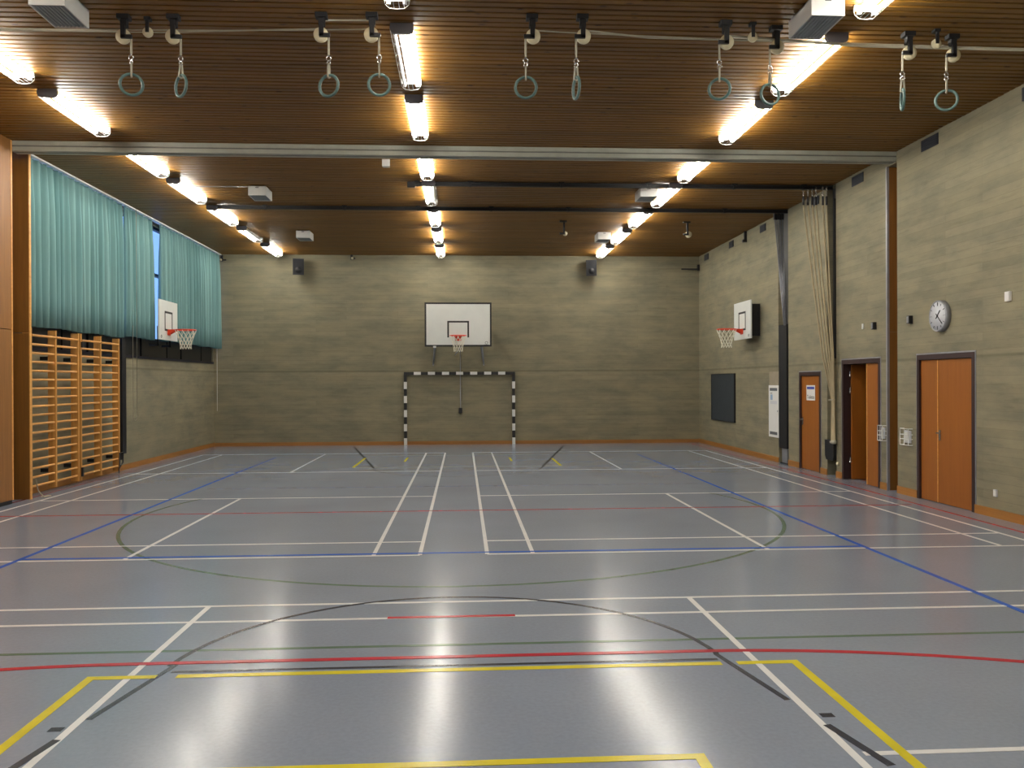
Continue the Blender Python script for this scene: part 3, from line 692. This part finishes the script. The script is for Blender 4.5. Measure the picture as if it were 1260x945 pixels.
for (px, py, txt) in ((182, 38, 'between the first two rings from the curtain side'), (926, 44, 'beside the grey ceiling box on the doors side'), (1152, 52, 'between the two rings nearest the wall clock side')):
    q = at(px, py, 'Z', 5.27)
    r = empty('rope_pulley', (q.x, q.y, ZC), 'small white rope pulley under the ceiling, %s' % txt, 'pulley', 'small rope pulleys')
    MB().box(-0.03, 0.03, -0.035, 0.035, -0.03, 0).box(-0.016, 0.016, -0.03, -0.012, -0.15, -0.03).build('ceiling_bracket', 'black', r)
    MB().lathe([(0.012, -0.018), (0.05, -0.012), (0.045, 0), (0.05, 0.012), (0.012, 0.018)], (0.0, 0.0, -0.145), 'Y', 20).build('pulley_wheel', 'wheel', r)
# hoisting ropes along the ceiling
def hoist(pts, rad, label): tag(MB().tube(pts, rad, 6).build('hoisting_rope', 'rope'), label, 'rope', 'hoisting ropes along the pulley line')
R_ = ring_pts
hoist([(-6.66, 8.70, 5.31), (-4.6, 8.62, 5.30), (R_[0].x-0.05, R_[0].y+0.03, 5.265)], 0.010, 'pale hoisting rope from the timber panelling to the first ring pulley')
hoist([(-6.66, 8.74, 5.335), (-3.0, 8.60, 5.30), (R_[2].x-0.04, R_[2].y+0.035, 5.265)], 0.007, 'pale hoisting rope running past the first rings to the third ring pulley')
hoist([(-6.66, 8.78, 5.36), (-2.4, 8.62, 5.34), (-1.0, 8.50, 5.33), (R_[3].x-0.04, R_[3].y+0.035, 5.265)], 0.007, 'pale hoisting rope running to the fourth ring pulley beside the middle lights')
hoist([(R_[2].x+0.03, R_[2].y+0.06, 5.36), (R_[3].x-0.03, R_[3].y+0.06, 5.36)], 0.009, 'short pale rope between the third and fourth ring brackets')
hoist([(R_[4].x+0.05, R_[4].y+0.035, 5.265), (1.0, 8.42, 5.31), (2.5, 8.48, 5.30), (6.85, 8.62, 5.31)], 0.007, 'pale hoisting rope from the fifth ring pulley to the doors side wall')
hoist([(R_[5].x+0.05, R_[5].y+0.035, 5.265), (1.9, 8.44, 5.28), (3.0, 8.48, 5.29), (6.85, 8.58, 5.29)], 0.009, 'pale hoisting rope from the sixth ring pulley to the doors side wall')
hoist([(R_[6].x+0.05, R_[6].y+0.035, 5.265), (4.2, 8.5, 5.265), (6.85, 8.54, 5.27)], 0.014, 'thick pale hoisting rope from the seventh ring pulley to the doors side wall')

# ================================================================== CEILING UNITS
CU = [(-3.75, 7.82, 0.50), (-3.74, 15.55, 0.50), (-3.76, 20.05, 0.50), (3.44, 7.68, 0.55), (3.46, 15.35, 0.50), (3.42, 20.0, 0.50)]
CT = ['above the first gymnastic rings', 'second from the end wall on the curtain side', 'nearest the end wall on the curtain side', 'above the eighth gymnastic ring', 'second from the end wall on the doors side', 'nearest the end wall on the doors side']
for (x, y, ln), tx in zip(CU, CT):
    r = empty('ceiling_unit', (x, y, ZC), 'white ceiling box unit, %s' % tx, 'ceiling unit', 'white ceiling units'); hw = 0.16; hh = -0.19
    c = MB().box(-hw, -hw+0.012, 0, ln, hh, -0.02).box(hw-0.012, hw, 0, ln, hh, -0.02).box(-hw+0.012, hw-0.012, 0, 0.012, hh, -0.02).box(-hw+0.012, hw-0.012, ln-0.012, ln, hh, -0.02).box(-hw, hw, 0, ln, -0.03, -0.018)
    c.build('casing', 'white', r)
    g = MB()
    nb = 9
    for i in range(nb): xx = -hw+0.02+(2*hw-0.04)*i/(nb-1); g.box(xx-0.009, xx+0.009, 0.012, ln-0.012, hh+0.006, hh+0.014)
    g.box(-hw+0.012, hw-0.012, 0.012, ln-0.012, hh+0.016, hh+0.02); g.build('grille', 'darkgrey', r)
    MB().box(-0.12, -0.09, 0.05, ln-0.05, -0.02, 0.0).box(0.09, 0.12, 0.05, ln-0.05, -0.02, 0.0).build('hanger', 'black', r)
    MB().box(-0.03, 0.03, -0.004, 0.0, -0.055, -0.04).build('badge', 'ink', r)
o = MB().tube([(-4.95, 15.65, 5.385), (-3.90, 15.65, 5.385)], 0.008, 6).build('cable_conduit', 'grey'); tag(o, 'thin grey conduit from the light row to a white ceiling box', 'conduit')
q = at(475, 198, 'Y', 13.10)
o = MB().prism([(-0.06, 0.0), (0.06, 0.0), (0.052, 0.10), (-0.052, 0.10)], 'Z', 5.135, 5.245)
o.v = [(a+q.x, b+13.08, c_) for a, b, c_ in o.v]; o = o.build('motion_sensor', 'white'); tag(o, 'small white sensor box under the grey partition beam', 'sensor')

# ================================================================== ROPE RAILS AND CLIMBING ROPES
def rail(y, x0, x1, label, brk):
    r = empty('rope_rail', (0, y, ZC), label, 'rail', 'black ceiling rails')
    m_ = MB().box(x0, x1, -0.03, 0.03, -0.085, -0.07).box(x0, x1, -0.008, 0.008, -0.07, -0.025).box(x0, x1, -0.03, 0.03, -0.025, -0.012); m_.build('beam', 'black', r)
    for x in brk: MB().box(x-0.05, x+0.05, -0.04, 0.04, -0.03, 0).box(x-0.02, x+0.02, -0.036, 0.036, -0.092, -0.03).build('bracket', 'black', r)
    return r
ra = rail(15.14, -0.90, XR-0.01, 'black steel ceiling rail carrying the climbing ropes', (-0.8, 0.15, 1.8, 3.4, 5.0, 6.3))
MB().box(-0.98, -0.84, -0.04, 0.04, -0.12, -0.02).build('end_stop', 'black', ra)
rb2 = rail(17.30, -4.95, XR-0.01, 'black steel ceiling rail carrying the climbing poles', (-4.0, -2.4, -0.9, 0.6, 2.2, 3.9, 5.5))
tops = [988.5, 994, 999.5, 1004, 1012.5, 1017]; mids = [1012.5, 1015.5, 1018.5, 1021, 1023.5, 1025.5]
for i, (a, b) in enumerate(zip(tops, mids)):
    yy = 15.17 - 0.045*i; T = at(a, 252, 'Y', yy); Mi = at(b, 440, 'Y', yy); B = at(1024.6+0.35*i, 492, 'Y', yy); E = at(1023.2+0.8*i, 543, 'Y', yy)
    for v in (Mi, B, E): v.x = min(v.x, XR-0.02)
    r = empty('climbing_rope', (T.x, yy, T.z), 'beige climbing rope, %s from the wall on its ceiling rail' % ['sixth', 'fifth', 'fourth', 'third', 'second', 'nearest'][i], 'climbing rope', 'bundled climbing ropes')
    L_ = lambda v: (v.x-T.x, v.y-yy, v.z-T.z)
    MB().tube([(0, 0, 0), L_((T*2+Mi)/3 + Vector((-0.005, 0, 0))), L_((T+Mi*2)/3+Vector((-0.006, 0, 0))), L_(Mi), L_(B), L_((B+E)/2), L_(E)], 0.015, 8).build('rope', 'climb', r)
    MB().tube([(0, 0, -0.01), (0, 0, 0.15)], 0.020, 8).build('clamp', 'black', r)
    ch = MB(); zt = 5.31-T.z; z = 0.15; k_ = 0
    while z < zt: ch.ring((0, 0, z+0.018), 0.014, 0.004, ((1, 0, 0), (0, 1, 0))[k_ % 2], 10, 5); z += 0.028; k_ += 1
    ch.build('chain', 'chrome', r)
    MB().lathe([(0.016, -0.05), (0.034, -0.03), (0.034, 0.0), (0.018, 0.02)], L_(E), 'Z', 12).build('end_knot', 'rope', r)
E = at(1026, 492, 'Y', 15.07)
o = MB().ring((min(E.x, XR-0.07), 15.07, E.z), 0.055, 0.008, (0, 0.2, 1), 16, 6).build('tie_cord', 'rope'); tag(o, 'cord tie gathering the climbing ropes against the wall', 'cord')
o = MB().box(XR+0.11, XR+0.19, 15.06, 15.12, 0.0, 5.385); o.box(XR+0.11, XR+0.19, 15.33, 15.40, 2.2, 5.385); o.box(XR+0.11, XR+0.15, 15.12, 15.33, 5.2, 5.385)
o = o.build('rope_upright', 'black'); tag(o, 'black steel upright set in the wall slot behind the climbing ropes', 'post')
B0 = at(1022.5, 541, 'Y', 15.02); B1 = at(1030, 567, 'Y', 15.02)
o = MB().prism([(15.03, B1.z+0.08), (15.06, B1.z), (15.34, B1.z), (15.40, B1.z+0.08), (15.40, B0.z-0.02), (15.03, B0.z-0.02)], 'X', XR-0.06, XR+0.03).build('rope_bag', 'pad'); tag(o, 'black bag holding the climbing rope ends in the wall slot', 'bag')
q = at(1031.5, 570.5, 'X', XR-0.01); o = MB().lathe([(0.025, -0.03), (0.035, -0.015), (0.035, 0), (0.02, 0.012)], (XR-0.012, q.y, q.z), 'X', 12).build('wall_knob', 'wheel'); tag(o, 'small cream knob low on the wall by the open door', 'knob')  # plain cream knob on the wall
# climbing poles
for i in range(5):
    yy = 17.36+0.045*(i % 2); a = 953.5+2.3*i; b = 964.8+1.1*i
    T = at(a, 267, 'Y', yy); B = at(b, 402, 'Y', yy); B.x = min(B.x, XR-0.03); T.x = min(T.x, XR-0.03)
    r = empty('climbing_pole', (B.x, yy, B.z), 'slim grey climbing pole swung to the wall, %s from the wall' % ['fifth', 'fourth', 'third', 'second', 'nearest'][i], 'climbing pole', 'bundled climbing poles')
    MB().tube([(0, 0, 0.03), (T.x-B.x, 0, 5.20-B.z)], 0.014, 8).build('pole', 'pole', r); MB().box(T.x-B.x-0.025, T.x-B.x+0.025, -0.025, 0.025, 5.19-B.z, 5.315-B.z).build('top_joint', 'black', r)
r = empty('padded_post', (XR, 17.55, 0), 'black padded post in the wall slot under the climbing poles', 'post')
MB().box(-0.03, 0.13, -0.22, 0.22, 0.34, 2.98).build('padding', 'pad', r); MB().box(0.0, 0.06, -0.17, 0.12, 0.03, 0.34).build('base', 'grey', r); MB().box(0.06, 0.12, -0.15, 0.15, 2.98, 5.38).build('upright', 'black', r)
MB().box(-0.01, 0.10, -0.2, 0.2, 0.0, 0.03).build('foot_plate', 'black', r)

# ================================================================== RIGHT WALL FITTINGS
def cover(name, mat, px0, px1, depth, label, cat, group=None):
    """plate on the right wall between two picture corners"""
    A = at(*px0, 'X', XR-depth); B = at(*px1, 'X', XR-depth)
    return (min(A.y, B.y), max(A.y, B.y), min(A.z, B.z), max(A.z, B.z))
VENTS = [(23.0, 23.4), (20.85, 21.2), (18.58, 18.95), (15.75, 16.1), (13.96, 14.38), (11.70, 12.14), (9.46, 9.88), (7.2, 7.62)]
for i, (a, b) in enumerate(VENTS):
    r = empty('wall_vent', (XR, a, 5.19), 'dark grille vent under the ceiling on the doors side, %s from the end wall' % ['first', 'second', 'third', 'fourth', 'fifth', 'sixth', 'seventh', 'eighth'][i], 'vent', 'ceiling edge vents')
    MB().box(-0.012, 0.0, 0, b-a, 0, 0.165).build('frame', 'vent', r)
    for k_ in range(5): MB().box(-0.018, -0.012, 0.02, b-a-0.02, 0.015+0.03*k_, 0.03+0.03*k_).build('louvre', 'vent', r)
# clock
CK = Vector((XR, 11.62, 2.70)); cr_ = 0.225
r = empty('wall_clock', CK, 'round white wall clock above the closed double door', 'clock')
MB().lathe([(cr_, 0.0), (cr_, -0.07), (cr_-0.015, -0.078), (cr_-0.02, -0.066)], (0, 0, 0), 'X', 36).build('case', 'grey', r)
MB().lathe([(cr_-0.02, -0.06), (cr_-0.02, -0.068)], (0, 0, 0), 'X', 36).build('dial', 'clock', r)
for i in range(12):
    a = 2*PI*i/12; s = MB(); d = Vector((0, -math.sin(a), math.cos(a)))
    s.bar(d*(cr_-0.065 if i % 3 else cr_-0.08)+Vector((-0.0695, 0, 0)), d*(cr_-0.03)+Vector((-0.0695, 0, 0)), 0.014, 0.003) if i % 6 else s.box(-0.071, -0.068, -0.007, 0.007, (1 if i == 0 else -1)*(cr_-0.055)-0.025, (1 if i == 0 else -1)*(cr_-0.055)+0.025)
    s.build('hour_mark', 'inkblack', r)
for nm, ang, ln, wd in (('hour_hand', 42, 0.105, 0.016), ('minute_hand', 134, 0.165, 0.012)):
    a = math.radians(ang); d = Vector((0, -math.sin(a), math.cos(a))); v = Vector((-0.074, 0, 0)); MB().bar(v-d*0.05, v+d*ln, wd, 0.004).build(nm, 'inkblack', r)
MB().lathe([(0.012, -0.082), (0.012, -0.068)], (0, 0, 0), 'X', 12).build('hub', 'inkblack', r)
# slate board
r = empty('slate_board', (XR, 20.75, 0.745), 'dark slate writing board on the concrete wall near the end wall', 'board')
MB().box(-0.035, 0, 0, 1.92, 0, 1.21).build('slate', 'chalk', r)
MB().box(-0.042, 0, -0.02, 0, -0.02, 1.23).box(-0.042, 0, 1.92, 1.94, -0.02, 1.23).box(-0.042, 0, 0, 1.92, -0.02, 0).box(-0.042, 0, 0, 1.92, 1.21, 1.23).build('frame', 'black', r)
# notice panel
r = empty('notice_panel', (XR, 17.80, 0.54), 'tall white notice panel with grey bars beside the black padded post', 'notice')
MB().box(-0.02, -0.003, 0.01, 0.595, 0, 1.145).build('panel', 'paper', r)
for nm, mt, b in (('grey_bar', 'ink', (0.09, 0.53, 1.02, 1.085)), ('grey_bar', 'ink', (0.09, 0.53, 0.055, 0.12)), ('print_heading', 'ink', (0.38, 0.50, 0.96, 0.975)), ('blue_print', 'paleblue', (0.36, 0.49, 0.82, 0.94)), ('pale_print', 'clock', (0.10, 0.50, 0.73, 0.80))):
    MB().box(-0.0212, -0.0195, b[0], b[1], b[2], b[3]).build(nm, mt, r)
MB().box(-0.028, -0.02, 0.06, 0.08, 0.56, 0.60).build('catch', 'grey', r)
o = MB().box(XR-0.008, XR, 17.81, 18.39, 1.69, 1.71); o.box(XR-0.01, XR, 18.38, 18.40, 1.69, 1.97); o.box(XR-0.01, XR, 17.81, 18.40, 1.965, 1.985); o.box(XR-0.004, XR, 17.81, 18.38, 1.71, 1.965)
o = o.build('cover_plate', 'corrwall'); tag(o, 'beige cover plate with dark edge just above the white notice panel', 'cover plate')
# wire guards over the switches
def switch_guard(ya, yb, z0, z1, label):
    r = empty('switch_guard', (XR, ya, z0), label, 'switch guard', 'wire switch guards'); wdt, h = yb-ya, z1-z0
    g = MB()
    for z in (0, h*0.36, h*0.64, h): g.tube([(0, 0, z), (-0.07, 0, z), (-0.07, wdt, z), (0, wdt, z)], 0.006, 6)
    for y_ in (0, wdt*0.5, wdt): g.tube([(-0.07, y_, 0), (-0.07, y_, h)], 0.006, 6)
    g.build('wire_guard', 'white', r)
    MB().box(-0.025, 0, 0.03, wdt-0.03, 0.03, h-0.03).build('switch_plate', 'clock', r)
    for z in (0.05, h*0.5): MB().box(-0.035, -0.025, 0.05, wdt-0.05, z, z+0.07).build('rocker', 'white', r)
switch_guard(12.42, 12.66, 0.785, 1.035, 'white wire guard over switches beside the closed double door')
switch_guard(13.215, 13.365, 0.80, 1.045, 'white wire guard over switches between the open door and the timber recess')
def wall_box(name, mat, y, z, wy, hz, d, label, cat, face=None):
    r = empty(name, (XR, y, z), label, cat)
    MB().box(-d, -0.002, -wy/2, wy/2, -hz/2, hz/2).build('body', mat, r)
    if face: MB().box(-d-0.006, -d, -wy/2+0.012, wy/2-0.012, -hz/2+0.012, hz/2-0.012).build('lens', face, r)
wall_box('wall_sensor', 'black', 12.44, 2.71, 0.075, 0.12, 0.06, 'small dark sensor box on the wall between recess and clock', 'sensor', 'grey')
wall_box('wall_sensor', 'black', 13.56, 2.69, 0.075, 0.12, 0.06, 'small dark sensor box above the open door', 'sensor', 'grey')
wall_box('wall_plate', 'white', 13.99, 2.71, 0.05, 0.09, 0.015, 'tiny white plate high above the open door', 'wall plate')
wall_box('wall_plate', 'white', 10.14, 2.83, 0.09, 0.12, 0.035, 'white cover plate high on the wall past the clock', 'wall plate', 'paper')
wall_box('wall_socket', 'clock', 10.41, 0.32, 0.07, 0.09, 0.02, 'small pale socket low on the wall past the double door', 'socket', 'white')
# hook near the top of the right wall, corner arms and ceiling pulleys
o = MB().box(XR-0.10, XR, 19.85, 19.93, 5.14, 5.20).box(XR-0.06, XR, 19.86, 19.92, 5.20, 5.40).build('wall_hook', 'black'); tag(o, 'black iron hook at the ceiling edge above the side hoop', 'hook')
def arm(x, y, z, dx, label):
    r = empty('corner_bracket', (x, y, z), label, 'bracket'); s = 1 if dx > 0 else -1
    MB().box(min(0, dx), max(0, dx), -0.05, -0.02, -0.02, 0.02).box(-0.03, 0.03, -0.06, 0, -0.04, 0.13).build('arm', 'black', r); return r
arm(XR-0.05, YB-0.10, 5.02, -0.50, 'black angled bracket arm in the corner by the slate board wall')
r = arm(XL+0.24, YB-0.001, 5.24, 0.12, 'small black bracket in the curtain corner of the end wall'); MB().lathe([(0.03, -0.03), (0.03, 0)], (-0.02, -0.06, 0.0), 'Y', 12).build('pulley_wheel', 'wheel', r)
r = arm(-3.13, YB-0.001, 5.30, 0.10, 'small black bracket on the end wall between speaker and backboard'); MB().lathe([(0.035, -0.02), (0.035, 0)], (0.02, -0.06, 0.0), 'Y', 12).build('pulley_wheel', 'wheel', r)
for px, py, tx, wr_ in ((694, 287, 'above the backboard side of the end wall', 0.05), (846, 288, 'between the light row and the side hoop', 0.075)):
    q = at(px, py, 'Z', 5.12)
    r = empty('rope_pulley', (q.x, q.y, ZC), 'black ceiling drop bracket with pulley, %s' % tx, 'pulley', 'ceiling pulleys near the end wall')
    MB().box(-0.10, 0.06, -0.04, 0.04, -0.03, 0).box(-0.018, 0.018, -0.02, 0.02, -0.28, -0.03).box(-0.10, 0.02, -0.03, 0.0, -0.31, -0.27).build('drop_bracket', 'black', r)
    MB().lathe([(0.02, -0.02), (wr_, -0.012), (wr_, 0.012), (0.02, 0.02)], (0.03, 0.03, -0.285), 'Y', 18).build('pulley_wheel', 'wheel', r)
# loudspeakers
for xc, rz, tx in ((-4.58, 12, 'on the end wall near the teal curtain'), (3.69, -14, 'on the end wall under the doors side light row')):
    r = empty('loudspeaker', (xc, YB-0.27, 4.80), 'black box loudspeaker %s' % tx, 'loudspeaker', 'loudspeakers on the end wall'); r.rotation_euler = (math.radians(8), 0, math.radians(rz))
    MB().prism([(-0.14, -0.15), (0.12, -0.11), (0.12, 0.11), (-0.14, 0.15)], 'Z', 0, 0.45)
    MB().prism([(-0.15, -0.13), (0.15, -0.13), (0.11, 0.11), (-0.11, 0.11)], 'Z', 0.0, 0.45).build('cabinet', 'speaker', r)
    MB().box(-0.135, 0.135, -0.136, -0.13, 0.02, 0.43).build('grille', 'pad', r)
    MB().lathe([(0.085, -0.142), (0.085, -0.134), (0.05, -0.137)], (0, 0, 0.14), 'Y', 20).build('woofer', 'black', r)
    MB().box(-0.03, 0.03, 0.11, 0.25, 0.16, 0.26).build('wall_bracket', 'black', r)
